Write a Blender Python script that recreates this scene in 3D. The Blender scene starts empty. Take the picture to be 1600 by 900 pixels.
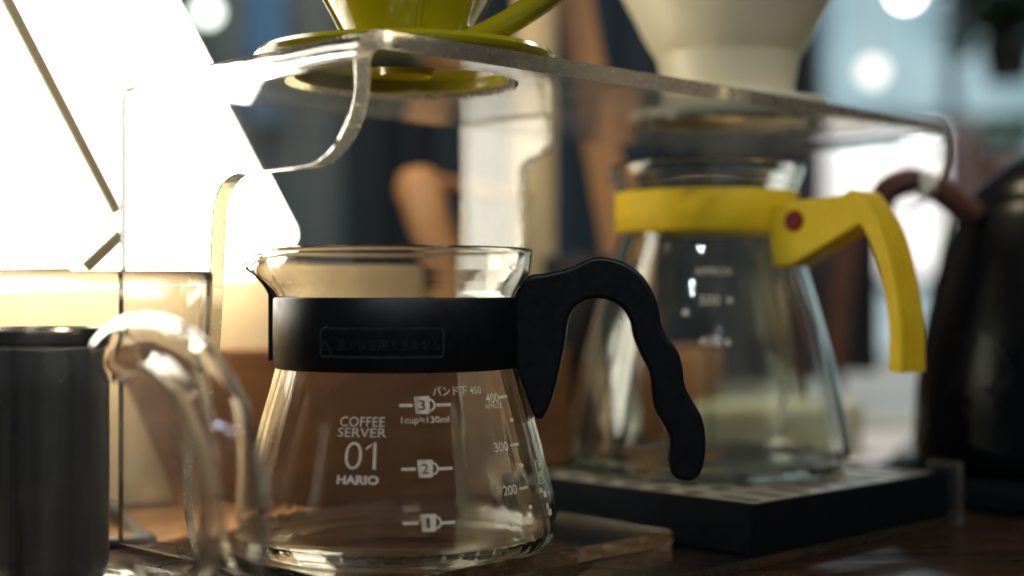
import bpy, bmesh, math, random
from mathutils import Vector, Matrix
random.seed(7)
scene = bpy.context.scene
COL = scene.collection
MM = 0.001

# ------------------------------------------------------------------ camera, world, lamps, exposure
CAMZ = 98.0                      # eye height above the table, mm
FPX = 2222.2                     # focal length in photo pixels (50 mm lens, 1600 px across 36 mm)
HZ = 455.0                       # photo row of the horizon
cam = bpy.data.cameras.new("camera")
cam_o = bpy.data.objects.new("camera", cam)
COL.objects.link(cam_o)
cam_o.location = (0, 0, CAMZ * MM)
cam_o.rotation_euler = (math.radians(90), 0, 0)
cam.sensor_width = 36; cam.lens = 50
cam.shift_y = 5.0 / 1600
cam.clip_start = 0.01; cam.clip_end = 50
cam.dof.use_dof = True
cam.dof.focus_distance = 0.472
cam.dof.aperture_fstop = 3.5
cam.dof.aperture_blades = 0
scene.camera = cam_o

w = bpy.data.worlds.new("World"); scene.world = w
w.use_nodes = True
bg = w.node_tree.nodes["Background"]
bg.inputs[0].default_value = (0.46, 0.54, 0.62, 1); bg.inputs[1].default_value = 0.045

def point_lamp(name, loc, power, color, radius):
    l = bpy.data.lights.new(name, 'POINT'); l.energy = power; l.color = color; l.shadow_soft_size = radius
    o = bpy.data.objects.new(name, l); COL.objects.link(o); o.location = [c * MM for c in loc]
    return o
# ceiling spots behind and above the photographer; the weakest pair is added for sparkles
point_lamp("unseen_lamp", (420, -500, 1150), 8.0, (0.80, 0.90, 1.0), 0.022)
point_lamp("unseen_lamp", (-150, -700, 1250), 8.0, (0.86, 0.93, 1.0), 0.022)
point_lamp("unseen_lamp", (900, 100, 1100), 6.0, (1.0, 0.86, 0.66), 0.022)
point_lamp("unseen_lamp", (-380, -420, 820), 2.5, (0.80, 0.90, 1.0), 0.012)
point_lamp("unseen_lamp", (120, -950, 900), 2.5, (0.85, 0.93, 1.0), 0.012)
# unseen fill lamps, added to lighten the room and the easel behind
point_lamp("unseen_lamp", (1100, 2600, 1700), 45.0, (0.85, 0.95, 1.0), 0.06)
point_lamp("unseen_lamp", (-120, 760, 900), 10.0, (1.0, 0.80, 0.55), 0.05)

scene.view_settings.view_transform = 'Standard'
scene.view_settings.look = 'None'
scene.view_settings.exposure = 0.6
scene.view_settings.gamma = 1.0
scene.view_settings.use_curve_mapping = False
scene.render.engine = 'CYCLES'
cy = scene.cycles
cy.use_denoising = True
cy.denoiser = 'OPENIMAGEDENOISE'
cy.max_bounces = 20; cy.transmission_bounces = 20; cy.glossy_bounces = 8; cy.diffuse_bounces = 4
cy.transparent_max_bounces = 8
cy.use_adaptive_sampling = True; cy.adaptive_threshold = 0.02
cy.sample_clamp_indirect = 10.0
cy.caustics_reflective = True; cy.caustics_refractive = True
cy.blur_glossy = 0.3

# ------------------------------------------------------------------ materials
def new_mat(name):
    m = bpy.data.materials.new(name); m.use_nodes = True
    nt = m.node_tree; nt.nodes.clear()
    out = nt.nodes.new('ShaderNodeOutputMaterial')
    return m, nt, out
def noise(nt, scale, detail=4, rough=0.55, stretch=None, dist=0.0, coord='Object'):
    tc = nt.nodes.new('ShaderNodeTexCoord'); mp = nt.nodes.new('ShaderNodeMapping')
    if stretch: mp.inputs['Scale'].default_value = stretch
    nt.links.new(tc.outputs[coord], mp.inputs[0])
    n = nt.nodes.new('ShaderNodeTexNoise')
    n.inputs['Scale'].default_value = scale; n.inputs['Detail'].default_value = detail
    n.inputs['Roughness'].default_value = rough; n.inputs['Distortion'].default_value = dist
    nt.links.new(mp.outputs[0], n.inputs['Vector'])
    return n
def ramp(nt, src, stops):
    r = nt.nodes.new('ShaderNodeValToRGB')
    while len(r.color_ramp.elements) < len(stops): r.color_ramp.elements.new(0.5)
    for e, (p, c) in zip(r.color_ramp.elements, stops):
        e.position = p; e.color = (*c, 1) if len(c) == 3 else c
    nt.links.new(src, r.inputs[0])
    return r
def maprange(nt, src, a, b, c, d):
    r = nt.nodes.new('ShaderNodeMapRange')
    for i, v in enumerate((a, b, c, d)): r.inputs[1 + i].default_value = v
    nt.links.new(src, r.inputs[0]); return r
def principled(name, stops, scale=60, rough=(0.35, 0.5), metallic=0.0, bump=0.0, bscale=None, stretch=None, coat=0.0, dist=0.0, spec=0.5):
    m, nt, out = new_mat(name)
    b = nt.nodes.new('ShaderNodeBsdfPrincipled')
    n = noise(nt, scale, stretch=stretch, dist=dist)
    r = ramp(nt, n.outputs[0], stops)
    nt.links.new(r.outputs[0], b.inputs['Base Color'])
    mr = maprange(nt, n.outputs[0], 0.3, 0.7, rough[0], rough[1])
    nt.links.new(mr.outputs[0], b.inputs['Roughness'])
    b.inputs['Metallic'].default_value = metallic
    b.inputs['Specular IOR Level'].default_value = spec
    b.inputs['Coat Weight'].default_value = coat
    b.inputs['Coat Roughness'].default_value = 0.08
    if bump:
        n2 = noise(nt, bscale or scale * 4, stretch=stretch)
        bp = nt.nodes.new('ShaderNodeBump'); bp.inputs['Strength'].default_value = bump
        bp.inputs['Distance'].default_value = 0.0006
        nt.links.new(n2.outputs[0], bp.inputs['Height']); nt.links.new(bp.outputs[0], b.inputs['Normal'])
    nt.links.new(b.outputs[0], out.inputs[0])
    return m
def glass(name, color, ior, dust=0.0, dscale=40, wob=0.0, wscale=30, rough=0.0):
    m, nt, out = new_mat(name)
    g = nt.nodes.new('ShaderNodeBsdfGlass')
    g.inputs['Color'].default_value = (*color, 1); g.inputs['IOR'].default_value = ior
    g.inputs['Roughness'].default_value = rough
    if wob:
        n2 = noise(nt, wscale, detail=1.5, stretch=(1, 1, 0.25))
        bp = nt.nodes.new('ShaderNodeBump'); bp.inputs['Strength'].default_value = wob
        bp.inputs['Distance'].default_value = 0.001
        nt.links.new(n2.outputs[0], bp.inputs['Height']); nt.links.new(bp.outputs[0], g.inputs['Normal'])
    last = g.outputs[0]
    if dust:
        n = noise(nt, dscale, detail=7, rough=0.72, dist=0.6)
        mr = maprange(nt, n.outputs[0], 0.42, 0.78, dust * 0.15, dust)
        d = nt.nodes.new('ShaderNodeBsdfDiffuse'); d.inputs[0].default_value = (0.8, 0.78, 0.72, 1)
        t = nt.nodes.new('ShaderNodeBsdfTranslucent'); t.inputs[0].default_value = (0.8, 0.78, 0.72, 1)
        mx0 = nt.nodes.new('ShaderNodeMixShader'); mx0.inputs[0].default_value = 0.6
        nt.links.new(d.outputs[0], mx0.inputs[1]); nt.links.new(t.outputs[0], mx0.inputs[2])
        mx = nt.nodes.new('ShaderNodeMixShader')
        nt.links.new(mr.outputs[0], mx.inputs[0]); nt.links.new(last, mx.inputs[1]); nt.links.new(mx0.outputs[0], mx.inputs[2])
        last = mx.outputs[0]
    nt.links.new(last, out.inputs[0])
    return m
def emit(name, c0, c1, strength, scale=8, stretch=None):
    m, nt, out = new_mat(name)
    e = nt.nodes.new('ShaderNodeEmission')
    n = noise(nt, scale, detail=3, stretch=stretch)
    r = ramp(nt, n.outputs[0], [(0.35, c0), (0.65, c1)])
    nt.links.new(r.outputs[0], e.inputs[0]); e.inputs[1].default_value = strength
    nt.links.new(e.outputs[0], out.inputs[0])
    return m
def printmat(name, color, trans=0.5):
    m, nt, out = new_mat(name)
    n = noise(nt, 900, detail=3)
    r = ramp(nt, n.outputs[0], [(0.3, tuple(c * 0.82 for c in color)), (0.6, color)])
    d = nt.nodes.new('ShaderNodeBsdfDiffuse'); t = nt.nodes.new('ShaderNodeBsdfTranslucent')
    nt.links.new(r.outputs[0], d.inputs[0]); nt.links.new(r.outputs[0], t.inputs[0])
    mx = nt.nodes.new('ShaderNodeMixShader'); mx.inputs[0].default_value = trans
    nt.links.new(d.outputs[0], mx.inputs[1]); nt.links.new(t.outputs[0], mx.inputs[2])
    nt.links.new(mx.outputs[0], out.inputs[0])
    return m

M = {}
M['glass'] = glass('borosilicate glass', (0.985, 0.985, 0.97), 1.47, dust=0.007, dscale=120, wob=0.16, wscale=45)
M['glass2'] = glass('carafe glass', (0.97, 0.985, 0.965), 1.47, dust=0.02, dscale=90, wob=0.12, wscale=40)
M['jug'] = glass('jug glass', (0.985, 0.985, 0.98), 1.47, dust=0.006, dscale=90, wob=0.06, wscale=30)
M['acrylic'] = glass('acrylic', (0.992, 0.992, 0.985), 1.49, dust=0.12, dscale=28)
M['acrylic_clean'] = glass('clean acrylic', (0.99, 0.985, 0.97), 1.49, dust=0.008, dscale=60)
def edge_mat(name='sawn acrylic edge', tint=(0.96, 0.93, 0.84), mixf=0.30):
    m, nt, out = new_mat(name)
    n = noise(nt, 260, detail=5, stretch=(1, 1, 3))
    g = nt.nodes.new('ShaderNodeBsdfGlass'); g.inputs['Color'].default_value = (*tint, 1); g.inputs['IOR'].default_value = 1.49
    mr = maprange(nt, n.outputs[0], 0.35, 0.7, 0.10, 0.32); nt.links.new(mr.outputs[0], g.inputs['Roughness'])
    t = nt.nodes.new('ShaderNodeBsdfTranslucent'); t.inputs[0].default_value = (0.80, 0.74, 0.60, 1)
    d = nt.nodes.new('ShaderNodeBsdfDiffuse'); d.inputs[0].default_value = (0.70, 0.64, 0.52, 1)
    m1 = nt.nodes.new('ShaderNodeMixShader'); m1.inputs[0].default_value = 0.5
    nt.links.new(t.outputs[0], m1.inputs[1]); nt.links.new(d.outputs[0], m1.inputs[2])
    m2 = nt.nodes.new('ShaderNodeMixShader'); m2.inputs[0].default_value = mixf
    nt.links.new(g.outputs[0], m2.inputs[1]); nt.links.new(m1.outputs[0], m2.inputs[2])
    nt.links.new(m2.outputs[0], out.inputs[0]); return m
M['edge'] = edge_mat()
M['edge_dark'] = edge_mat('dull acrylic edge', (0.50, 0.45, 0.38), 0.03)
M['edge_rear'] = glass('darkened rear edge', (0.30, 0.26, 0.17), 1.49, rough=0.03)  # dark tint paints in the dark reflection line along the rear edge
M['black'] = principled('black polypropylene', [(0.3, (0.0022, 0.0038, 0.0056)), (0.7, (0.0036, 0.0054, 0.0076))], 300, (0.36, 0.46), spec=0.32)
M['blackemb'] = principled('black embossed plastic', [(0.3, (0.016, 0.019, 0.021)), (0.7, (0.022, 0.025, 0.027))], 300, (0.25, 0.32))
M['print'] = printmat('cream screen print', (0.88, 0.81, 0.66), 0.5)
M['olive'] = principled('olive glazed ceramic', [(0.3, (0.38, 0.31, 0.005)), (0.7, (0.44, 0.37, 0.008))], 30, (0.10, 0.18), coat=0.3)
M['beige'] = principled('beige matte ceramic', [(0.3, (0.70, 0.62, 0.41)), (0.7, (0.76, 0.68, 0.47))], 40, (0.35, 0.5))
M['yellow'] = principled('yellow plastic', [(0.3, (0.80, 0.53, 0.016)), (0.7, (0.88, 0.61, 0.028))], 90, (0.5, 0.6), bump=0.04, bscale=900, spec=0.2)
M['red'] = principled('red screw cap', [(0.3, (0.20, 0.010, 0.012)), (0.7, (0.26, 0.014, 0.015))], 200, (0.5, 0.6), spec=0.12)
M['darkred'] = principled('dark screw recess', [(0.3, (0.03, 0.006, 0.006)), (0.7, (0.04, 0.008, 0.008))], 200, (0.4, 0.5))
M['tray'] = principled('black tray plastic', [(0.3, (0.003, 0.005, 0.007)), (0.7, (0.005, 0.007, 0.009))], 160, (0.75, 0.85), bump=0.08, bscale=900, spec=0.06)
M['steel'] = principled('worn brushed steel', [(0.3, (0.26, 0.23, 0.18)), (0.7, (0.36, 0.33, 0.26))], 70, (0.38, 0.55), metallic=0.5, stretch=(1, 6, 1))
M['darksteel'] = principled('dark steel', [(0.3, (0.035, 0.036, 0.035)), (0.7, (0.19, 0.19, 0.175))], 75, (0.24, 0.42), metallic=0.45, stretch=(1, 1, 0.01))  # paler vertical streaks in the colour stand in for reflections
M['rimsteel'] = principled('polished dark steel', [(0.3, (0.16, 0.155, 0.14)), (0.7, (0.24, 0.23, 0.21))], 80, (0.15, 0.25), metallic=0.95)
M['kettle'] = principled('black kettle enamel', [(0.3, (0.003, 0.004, 0.005)), (0.7, (0.005, 0.006, 0.007))], 20, (0.24, 0.32), spec=0.18)
M['leather'] = principled('brown handle', [(0.3, (0.075, 0.028, 0.016)), (0.7, (0.12, 0.048, 0.026))], 60, (0.4, 0.6))
M['table'] = principled('stained table wood', [(0.30, (0.020, 0.010, 0.006)), (0.5, (0.042, 0.021, 0.011)), (0.72, (0.072, 0.036, 0.018))], 9, (0.22, 0.42), stretch=(1.2, 9, 1), dist=1.5, bump=0.15, bscale=60)
M['walnut'] = principled('walnut board', [(0.3, (0.22, 0.095, 0.030)), (0.55, (0.31, 0.140, 0.048)), (0.75, (0.40, 0.19, 0.070))], 14, (0.55, 0.7), stretch=(1, 1, 7), dist=1.0)
M['oak'] = principled('warm oak', [(0.3, (0.36, 0.165, 0.060)), (0.55, (0.45, 0.22, 0.082)), (0.75, (0.54, 0.29, 0.115))], 18, (0.45, 0.6), stretch=(6, 6, 0.8), dist=0.8)
M['pine'] = principled('pale pine', [(0.3, (0.66, 0.48, 0.24)), (0.7, (0.76, 0.60, 0.34))], 18, (0.45, 0.6), stretch=(6, 6, 0.8))
M['cream'] = principled('cream card', [(0.3, (0.62, 0.46, 0.26)), (0.7, (0.70, 0.54, 0.32))], 20, (0.5, 0.7))
M['navy'] = principled('navy curtain cloth', [(0.3, (0.004, 0.010, 0.018)), (0.7, (0.012, 0.034, 0.060))], 5, (0.7, 0.9), stretch=(1, 1, 0.1))
M['slate'] = principled('slate curtain cloth', [(0.3, (0.06, 0.09, 0.11)), (0.7, (0.16, 0.20, 0.22))], 12, (0.7, 0.9), stretch=(1, 1, 0.1))
M['blue'] = principled('blue cloth', [(0.3, (0.05, 0.15, 0.32)), (0.7, (0.09, 0.24, 0.46))], 12, (0.7, 0.9))
M['charcoal'] = principled('charcoal cloth', [(0.3, (0.010, 0.011, 0.012)), (0.7, (0.02, 0.021, 0.022))], 30, (0.6, 0.8))
M['towel'] = principled('pale towel', [(0.3, (0.55, 0.56, 0.38)), (0.7, (0.66, 0.67, 0.50))], 60, (0.8, 0.9), bump=0.3, bscale=300)
M['paper'] = principled('white paper', [(0.3, (0.74, 0.74, 0.78)), (0.7, (0.80, 0.80, 0.83))], 30, (0.6, 0.8))
M['counter'] = principled('pale stone counter', [(0.3, (0.36, 0.38, 0.31)), (0.7, (0.46, 0.47, 0.39))], 22, (0.35, 0.5))
M['pink'] = principled('salmon pink plaster', [(0.3, (0.55, 0.36, 0.32)), (0.7, (0.62, 0.42, 0.37))], 8, (0.6, 0.8))
M['leafd'] = principled('dark foliage', [(0.3, (0.015, 0.035, 0.02)), (0.7, (0.03, 0.06, 0.03))], 20, (0.4, 0.6))
M['leaf'] = principled('green foliage', [(0.3, (0.08, 0.22, 0.03)), (0.7, (0.14, 0.34, 0.05))], 20, (0.4, 0.6))
M['terra'] = principled('terracotta', [(0.3, (0.42, 0.12, 0.06)), (0.7, (0.50, 0.16, 0.08))], 20, (0.6, 0.8))
M['frame'] = principled('grey window frame', [(0.3, (0.10, 0.13, 0.15)), (0.7, (0.14, 0.17, 0.19))], 10, (0.5, 0.6))
M['cable'] = principled('grey rubber cable', [(0.3, (0.10, 0.10, 0.095)), (0.7, (0.14, 0.14, 0.13))], 40, (0.4, 0.5))
M['lamp'] = emit('glowing lamp diffuser', (1.0, 0.92, 0.75), (1.0, 0.94, 0.80), 5.6, 3)
M['rib'] = printmat('tan lamp rib', (0.60, 0.52, 0.34), 0.12)
M['bulbw'] = emit('white bulb', (0.95, 1, 1), (1, 1, 1), 9.0)
M['bulbc'] = emit('cream bulb', (1, 0.90, 0.72), (1, 0.93, 0.78), 1.7)
M['bulbg'] = emit('greenish bulb', (0.80, 0.95, 0.78), (0.88, 1.0, 0.86), 2.6)
M['pane4'] = emit('brightened far pane', (0.66, 0.62, 0.60), (0.86, 0.84, 0.84), 1.2, 4)  # extra glow added to whiten the right leg's header in front of it
M['pane1'] = emit('pane greyish daylight', (0.20, 0.30, 0.34), (0.36, 0.42, 0.43), 1.15, 4)
M['pane2'] = emit('pane teal daylight', (0.14, 0.23, 0.26), (0.27, 0.37, 0.40), 1.15, 4)
M['pane3'] = emit('pane pale daylight', (0.22, 0.34, 0.42), (0.42, 0.50, 0.56), 1.15, 4)

# ------------------------------------------------------------------ helpers (all lengths in mm)
def tag(o, label=None, cat=None, group=None, kind=None):
    if label: o['label'] = label
    if cat: o['category'] = cat
    if group: o['group'] = group
    if kind: o['kind'] = kind
    return o
def thing(name, label, cat, loc, rz=0.0, group=None):
    o = bpy.data.objects.new(name, None); COL.objects.link(o)
    o.empty_display_size = 0.02
    o.location = [c * MM for c in loc]; o.rotation_euler = (0, 0, rz)
    return tag(o, label, cat, group)
def from_bm(name, bm, mat, parent=None, smooth=35, loc=None):
    me = bpy.data.meshes.new(name); bm.to_mesh(me); bm.free()
    me.materials.append(M[mat])
    if smooth:
        me.polygons.foreach_set('use_smooth', [True] * len(me.polygons))
        me.set_sharp_from_angle(angle=math.radians(smooth))
    o = bpy.data.objects.new(name, me); COL.objects.link(o)
    if parent: o.parent = parent
    if loc: o.location = [c * MM for c in loc]
    return o
def V(x, y, z): return Vector((x * MM, y * MM, z * MM))
def mesh(name, verts, faces, mat, parent=None, smooth=35, loc=None, recalc=True):
    bm = bmesh.new()
    vs = [bm.verts.new(V(*v)) for v in verts]
    for f in faces:
        try: bm.faces.new([vs[i] for i in f])
        except ValueError: pass
    if recalc: bmesh.ops.recalc_face_normals(bm, faces=bm.faces)
    return from_bm(name, bm, mat, parent, smooth, loc)
def catmull(pts, n=6, closed=False):
    out = []; N = len(pts)
    rng = range(N) if closed else range(N - 1)
    for i in rng:
        if closed: p = [pts[(i + k - 1) % N] for k in range(4)]
        else: p = [pts[max(0, min(N - 1, i + k - 1))] for k in range(4)]
        for j in range(n):
            t = j / n
            out.append(tuple(0.5 * (2 * p[1][c] + (p[2][c] - p[0][c]) * t + (2 * p[0][c] - 5 * p[1][c] + 4 * p[2][c] - p[3][c]) * t * t
                             + (3 * p[1][c] - p[0][c] - 3 * p[2][c] + p[3][c]) * t ** 3) for c in range(len(pts[0]))))
    if not closed: out.append(tuple(pts[-1]))
    return out
def lathe(name, prof, mat, parent=None, segs=96, closed=False, deform=None, smooth=40, loc=None):
    verts = []; faces = []; rings = []
    for (r, z) in prof:
        if r < 1e-6:
            rings.append([len(verts)]); verts.append((0, 0, z))
        else:
            ring = []
            for k in range(segs):
                a = 2 * math.pi * k / segs
                x, y, zz = r * math.cos(a), r * math.sin(a), z
                if deform: x, y, zz = deform(r, a, z)
                ring.append(len(verts)); verts.append((x, y, zz))
            rings.append(ring)
    n = len(rings)
    for i in range(n if closed else n - 1):
        A, B = rings[i], rings[(i + 1) % n]
        for k in range(segs):
            k2 = (k + 1) % segs
            if len(A) == 1 and len(B) == 1: continue
            if len(A) == 1: faces.append((A[0], B[k], B[k2]))
            elif len(B) == 1: faces.append((A[k], A[k2], B[0]))
            else: faces.append((A[k], A[k2], B[k2], B[k]))
    return mesh(name, verts, faces, mat, parent, smooth, loc)
def prism(name, poly, lo, hi, mapf, mat, parent=None, bevel=0.0, segs=3, smooth=40, loc=None):
    """poly in a plane, extruded from lo to hi along the third axis; mapf(a, b, c) -> xyz"""
    bm = bmesh.new(); n = len(poly)
    A = [bm.verts.new(V(*mapf(p[0], p[1], lo))) for p in poly]
    B = [bm.verts.new(V(*mapf(p[0], p[1], hi))) for p in poly]
    f1 = bm.faces.new(A); f2 = bm.faces.new(B[::-1])
    for i in range(n):
        bm.faces.new([A[i], A[(i + 1) % n], B[(i + 1) % n], B[i]])
    bmesh.ops.recalc_face_normals(bm, faces=bm.faces)
    if bevel:
        es = list(set(list(f1.edges) + list(f2.edges)))
        bmesh.ops.bevel(bm, geom=es, offset=bevel * MM, segments=segs, profile=0.5, affect='EDGES', clamp_overlap=True)
    ax = (V(*mapf(poly[0][0], poly[0][1], hi)) - V(*mapf(poly[0][0], poly[0][1], lo))).normalized()
    o = from_bm(name, bm, mat, parent, smooth, loc)
    for p_ in o.data.polygons:                     # the two caps stay optically flat
        if abs(p_.normal.dot(ax)) > 0.999: p_.use_smooth = False
    return o
def box(name, x0, x1, y0, y1, z0, z1, mat, parent=None, bevel=0.8, loc=None):
    return prism(name, [(x0, y0), (x1, y0), (x1, y1), (x0, y1)], z0, z1, lambda a, b, c: (a, b, c), mat, parent, bevel, 2, 20, loc=loc)
def tube(name, pts, rad, mat, parent=None, segs=20, caps=True, flat=1.0, smooth=60, loc=None):
    """pts 3-D, rad a number or a list; flat squashes the section along its binormal"""
    P = [Vector(p) for p in pts]; n = len(P)
    R = rad if isinstance(rad, (list, tuple)) else [rad] * n
    verts, faces = [], []
    up = None
    for i in range(n):
        t = (P[min(i + 1, n - 1)] - P[max(i - 1, 0)]).normalized()
        if up is None:
            up = Vector((0, 0, 1)) if abs(t.z) < 0.8 else Vector((1, 0, 0))
        side = t.cross(up).normalized(); up = side.cross(t).normalized()
        for k in range(segs):
            a = 2 * math.pi * k / segs
            verts.append(tuple(P[i] + (side * math.cos(a) * flat + up * math.sin(a)) * R[i]))
    for i in range(n - 1):
        for k in range(segs):
            k2 = (k + 1) % segs
            faces.append((i * segs + k, i * segs + k2, (i + 1) * segs + k2, (i + 1) * segs + k))
    if caps:
        faces.append(tuple(range(segs))); faces.append(tuple((n - 1) * segs + k for k in range(segs)))
    return mesh(name, verts, faces, mat, parent, smooth, loc)
def plate_with_holes(name, outer, holes, z0, z1, mat, parent, bevel=0.0):
    bm = bmesh.new(); es = []
    for loop in [outer] + holes:
        vs = [bm.verts.new(V(p[0], p[1], z0)) for p in loop]
        for i in range(len(vs)): es.append(bm.edges.new((vs[i], vs[(i + 1) % len(vs)])))
    bmesh.ops.triangle_fill(bm, use_beauty=True, use_dissolve=False, edges=es)
    r = bmesh.ops.extrude_face_region(bm, geom=list(bm.faces))
    for v in r['geom']:
        if isinstance(v, bmesh.types.BMVert): v.co.z += (z1 - z0) * MM
    bmesh.ops.recalc_face_normals(bm, faces=bm.faces)
    return from_bm(name, bm, mat, parent, 15)
def frost_sides(o, ax=(0, 0, 1), mat='edge'):
    o.data.materials.append(M[mat]); ax = Vector(ax)
    for p_ in o.data.polygons:
        if abs(p_.normal.dot(ax)) < 0.95: p_.material_index = 1
    return o
def px(x, y, d):
    """world point (mm) at depth d that the photo shows at column x, row y"""
    return ((x - 800) / FPX * d, d, CAMZ + (HZ - y) / FPX * d)
def offset_profile(outer, wall):
    """inner profile of a vessel: offset every outer point inwards along its normal"""
    inn = []
    for i, p in enumerate(outer):
        a = outer[max(i - 1, 0)]; b = outer[min(i + 1, len(outer) - 1)]
        tx, tz = b[0] - a[0], b[1] - a[1]; L = math.hypot(tx, tz) or 1
        inn.append((max(p[0] - tz / L * wall, 0.0), p[1] + tx / L * wall))
    return inn
def arc(cx, cy, r, a0, a1, n=10):
    return [(cx + r * math.cos(math.radians(a0 + (a1 - a0) * i / n)), cy + r * math.sin(math.radians(a0 + (a1 - a0) * i / n))) for i in range(n + 1)]

# ---- lettering: flat text mesh (unit box) mapped on to a surface
def text_flat(s, bold=0.0):
    cu = bpy.data.curves.new('t', 'FONT'); cu.body = s; cu.size = 1.0; cu.offset = bold; cu.resolution_u = 4
    ob = bpy.data.objects.new('t', cu); COL.objects.link(ob)
    dg = bpy.context.evaluated_depsgraph_get(); dg.update()
    me = bpy.data.meshes.new_from_object(ob.evaluated_get(dg))
    vs = [(v.co.x, v.co.y) for v in me.vertices]; fs = [tuple(p.vertices) for p in me.polygons]
    bpy.data.objects.remove(ob); bpy.data.curves.remove(cu); bpy.data.meshes.remove(me)
    x0 = min(v[0] for v in vs); x1 = max(v[0] for v in vs); y0 = min(v[1] for v in vs); y1 = max(v[1] for v in vs)
    vs = [((v[0] - (x0 + x1) / 2) / (x1 - x0), (v[1] - (y0 + y1) / 2) / (y1 - y0)) for v in vs]
    return vs, fs

# ------------------------------------------------------------------ the setting
TH = math.radians(44.2)
AX, AY = -44.0, 418.0                       # front left corner of the stand's top plate
def st(t, s):                               # stand coordinates to world
    return (AX + t * math.cos(TH) - s * math.sin(TH), AY + t * math.sin(TH) + s * math.cos(TH))
tb = box('table', -700, 900, 150, 1010, -30, 0, 'table', bevel=2.0); tag(tb, kind='structure')
ct = box('far_counter', -100, 1600, 1060, 2300, -40, 0, 'counter', bevel=3.0); tag(ct, kind='structure')

def curtain(name, x0, x1, y, z0, z1, wave, amp, mat, label, cat='curtain'):
    n = 160; vs = []; fs = []
    for i in range(n + 1):
        x = x0 + (x1 - x0) * i / n
        yy = y + amp * math.sin(x / wave) + amp * 0.5 * math.sin(x / wave * 2.3 + 1)
        vs += [(x, yy, z0), (x, yy, z1), (x, yy + 6, z0), (x, yy + 6, z1)]
    for i in range(n):
        a = 4 * i; b = a + 4
        fs += [(a, b, b + 1, a + 1), (a + 2, a + 3, b + 3, b + 2), (a + 1, b + 1, b + 3, a + 3), (a, a + 2, b + 2, b)]
    fs += [(0, 1, 3, 2), (4 * n, 4 * n + 2, 4 * n + 3, 4 * n + 1)]
    o = mesh(name, vs, fs, mat, smooth=60)
    return tag(o, label, cat)
curtain('curtain', -185, 335, 1560, -300, 900, 22, 14, 'navy', 'near-black navy curtain hanging behind the wooden easel')
curtain('curtain', -900, -186, 1570, -300, 900, 17, 12, 'slate', 'grey slate curtain hanging behind the lamp and the olive dripper')
curtain('hanging_cloth', -283, -243, 1520, 280, 900, 14, 5, 'blue', 'blue cloth strip hanging left of the olive dripper', 'cloth')

# glazed shopfront far behind on the right
FW = thing('shopfront_window', 'blurred teal shopfront window far behind the black kettle', 'window', (0, 3600, 0))
xs = [520, 775, 1110, 1500, 2200]; zs = [-400, 120, 530, 1300]
pm = ['pane2', 'pane1', 'pane3', 'pane1', 'pane4', 'pane2', 'pane1', 'pane3', 'pane2', 'pane2', 'pane1', 'pane3']
k = 0
for i in range(4):
    for j in range(3):
        box('pane', xs[i] + 18, xs[i + 1] - 18, -4, 4, zs[j] + 18, zs[j + 1] - 18, pm[k % 12], FW, bevel=0); k += 1
for x in xs: box('mullion', x - 17, x + 17, -25, 25, -418, 1318, 'frame', FW, bevel=2)
for z in zs: box('transom', 538, 2182, -22, 22, z - 17, z + 17, 'frame', FW, bevel=2)

# ------------------------------------------------------------------ the lamp (tilted glowing panel)
LD = Vector((-0.8, -0.6, 0))                # along the panel, to the left and nearer
LN = Vector((-0.6, 0.8, 0))                 # out of its back
C0 = Vector((-95.0, 640.0, 0))
def lp(k_, z, c): p = C0 + LD * k_ + LN * c; return (p.x, p.y, z)
LZ = 124.0
def seg_round(pts, r, n=6):
    out = []
    for i, p in enumerate(pts):
        a = Vector(pts[i - 1]); b = Vector(p); c = Vector(pts[(i + 1) % len(pts)])
        da = (a - b).normalized(); dc = (c - b).normalized()
        p0 = b + da * r; p1 = b + dc * r
        for j in range(n + 1):
            t = j / n; q = p0 * (1 - t) ** 2 + b * 2 * t * (1 - t) + p1 * t * t
            out.append((q.x, q.y))
    return out
LAMP = thing('panel_lamp', 'large glowing white lamp panel tilted at the far left', 'lamp', (0, 0, 0))
outl = seg_round([(0, LZ - 2), (22, 103), (196, 95), (196, 455)], 7)
prism('diffuser', outl, 0, 14, lp, 'lamp', LAMP, bevel=1.5)
def strip(pts, wdt, name):
    for a, b in zip(pts[:-1], pts[1:]):
        a = Vector(a); b = Vector(b); d = (b - a).normalized(); nrm = Vector((-d.y, d.x)) * wdt / 2
        poly = [tuple(a + nrm), tuple(b + nrm), tuple(b - nrm), tuple(a - nrm)]
        prism(name, poly, -3.0, -0.3, lp, 'rib', LAMP, bevel=0.4)
strip([(190, 321), (86, 130)], 5.5, 'rib')
strip([(84, 122), (100, 107)], 6, 'rib')
strip([(106, 104.5), (194, 101)], 4, 'rib')
prism('stand_post', [(165, 0), (180, 0), (180, 95.5), (165, 96)], 1, 12, lp, 'rib', LAMP, bevel=1)

# cream board and dark wooden board standing behind the servers
def line_map(x0, y0, x1, y1):
    d = Vector((x1 - x0, y1 - y0)).normalized()
    return lambda a, b, c: (x0 + d.x * a - d.y * c, y0 + d.y * a + d.x * c, b)
cb = prism('cream_board', seg_round([(-210, 0), (146, 0), (134, 110), (-210, 110)], 3), 0, 9, line_map(-167, 656, -38.5, 711), 'cream', bevel=1)
tag(cb, 'pale cream board standing upright under the glowing lamp', 'board')
wb = prism('wooden_board', seg_round([(0, 0), (176, 0), (176, 72), (-38, 72)], 3), 0, 16, line_map(-133, 631, 27, 700), 'walnut', bevel=1.5)
tag(wb, 'dark brown wooden board with slanted side behind the small server', 'board')

ob = prism('added_board', seg_round([(-330, 455), (-165, 490), (-146, 520), (-80, 588), (-100, 636), (-140, 618), (-330, 556)], 3), 0.3, 4, lambda x, y, z: (x, y, z), 'oak', bevel=1)  # added board in place of the table's lighter orange left part
tag(ob, 'added orange oak board standing in for the lighter table behind the glass jug', 'board')
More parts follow.
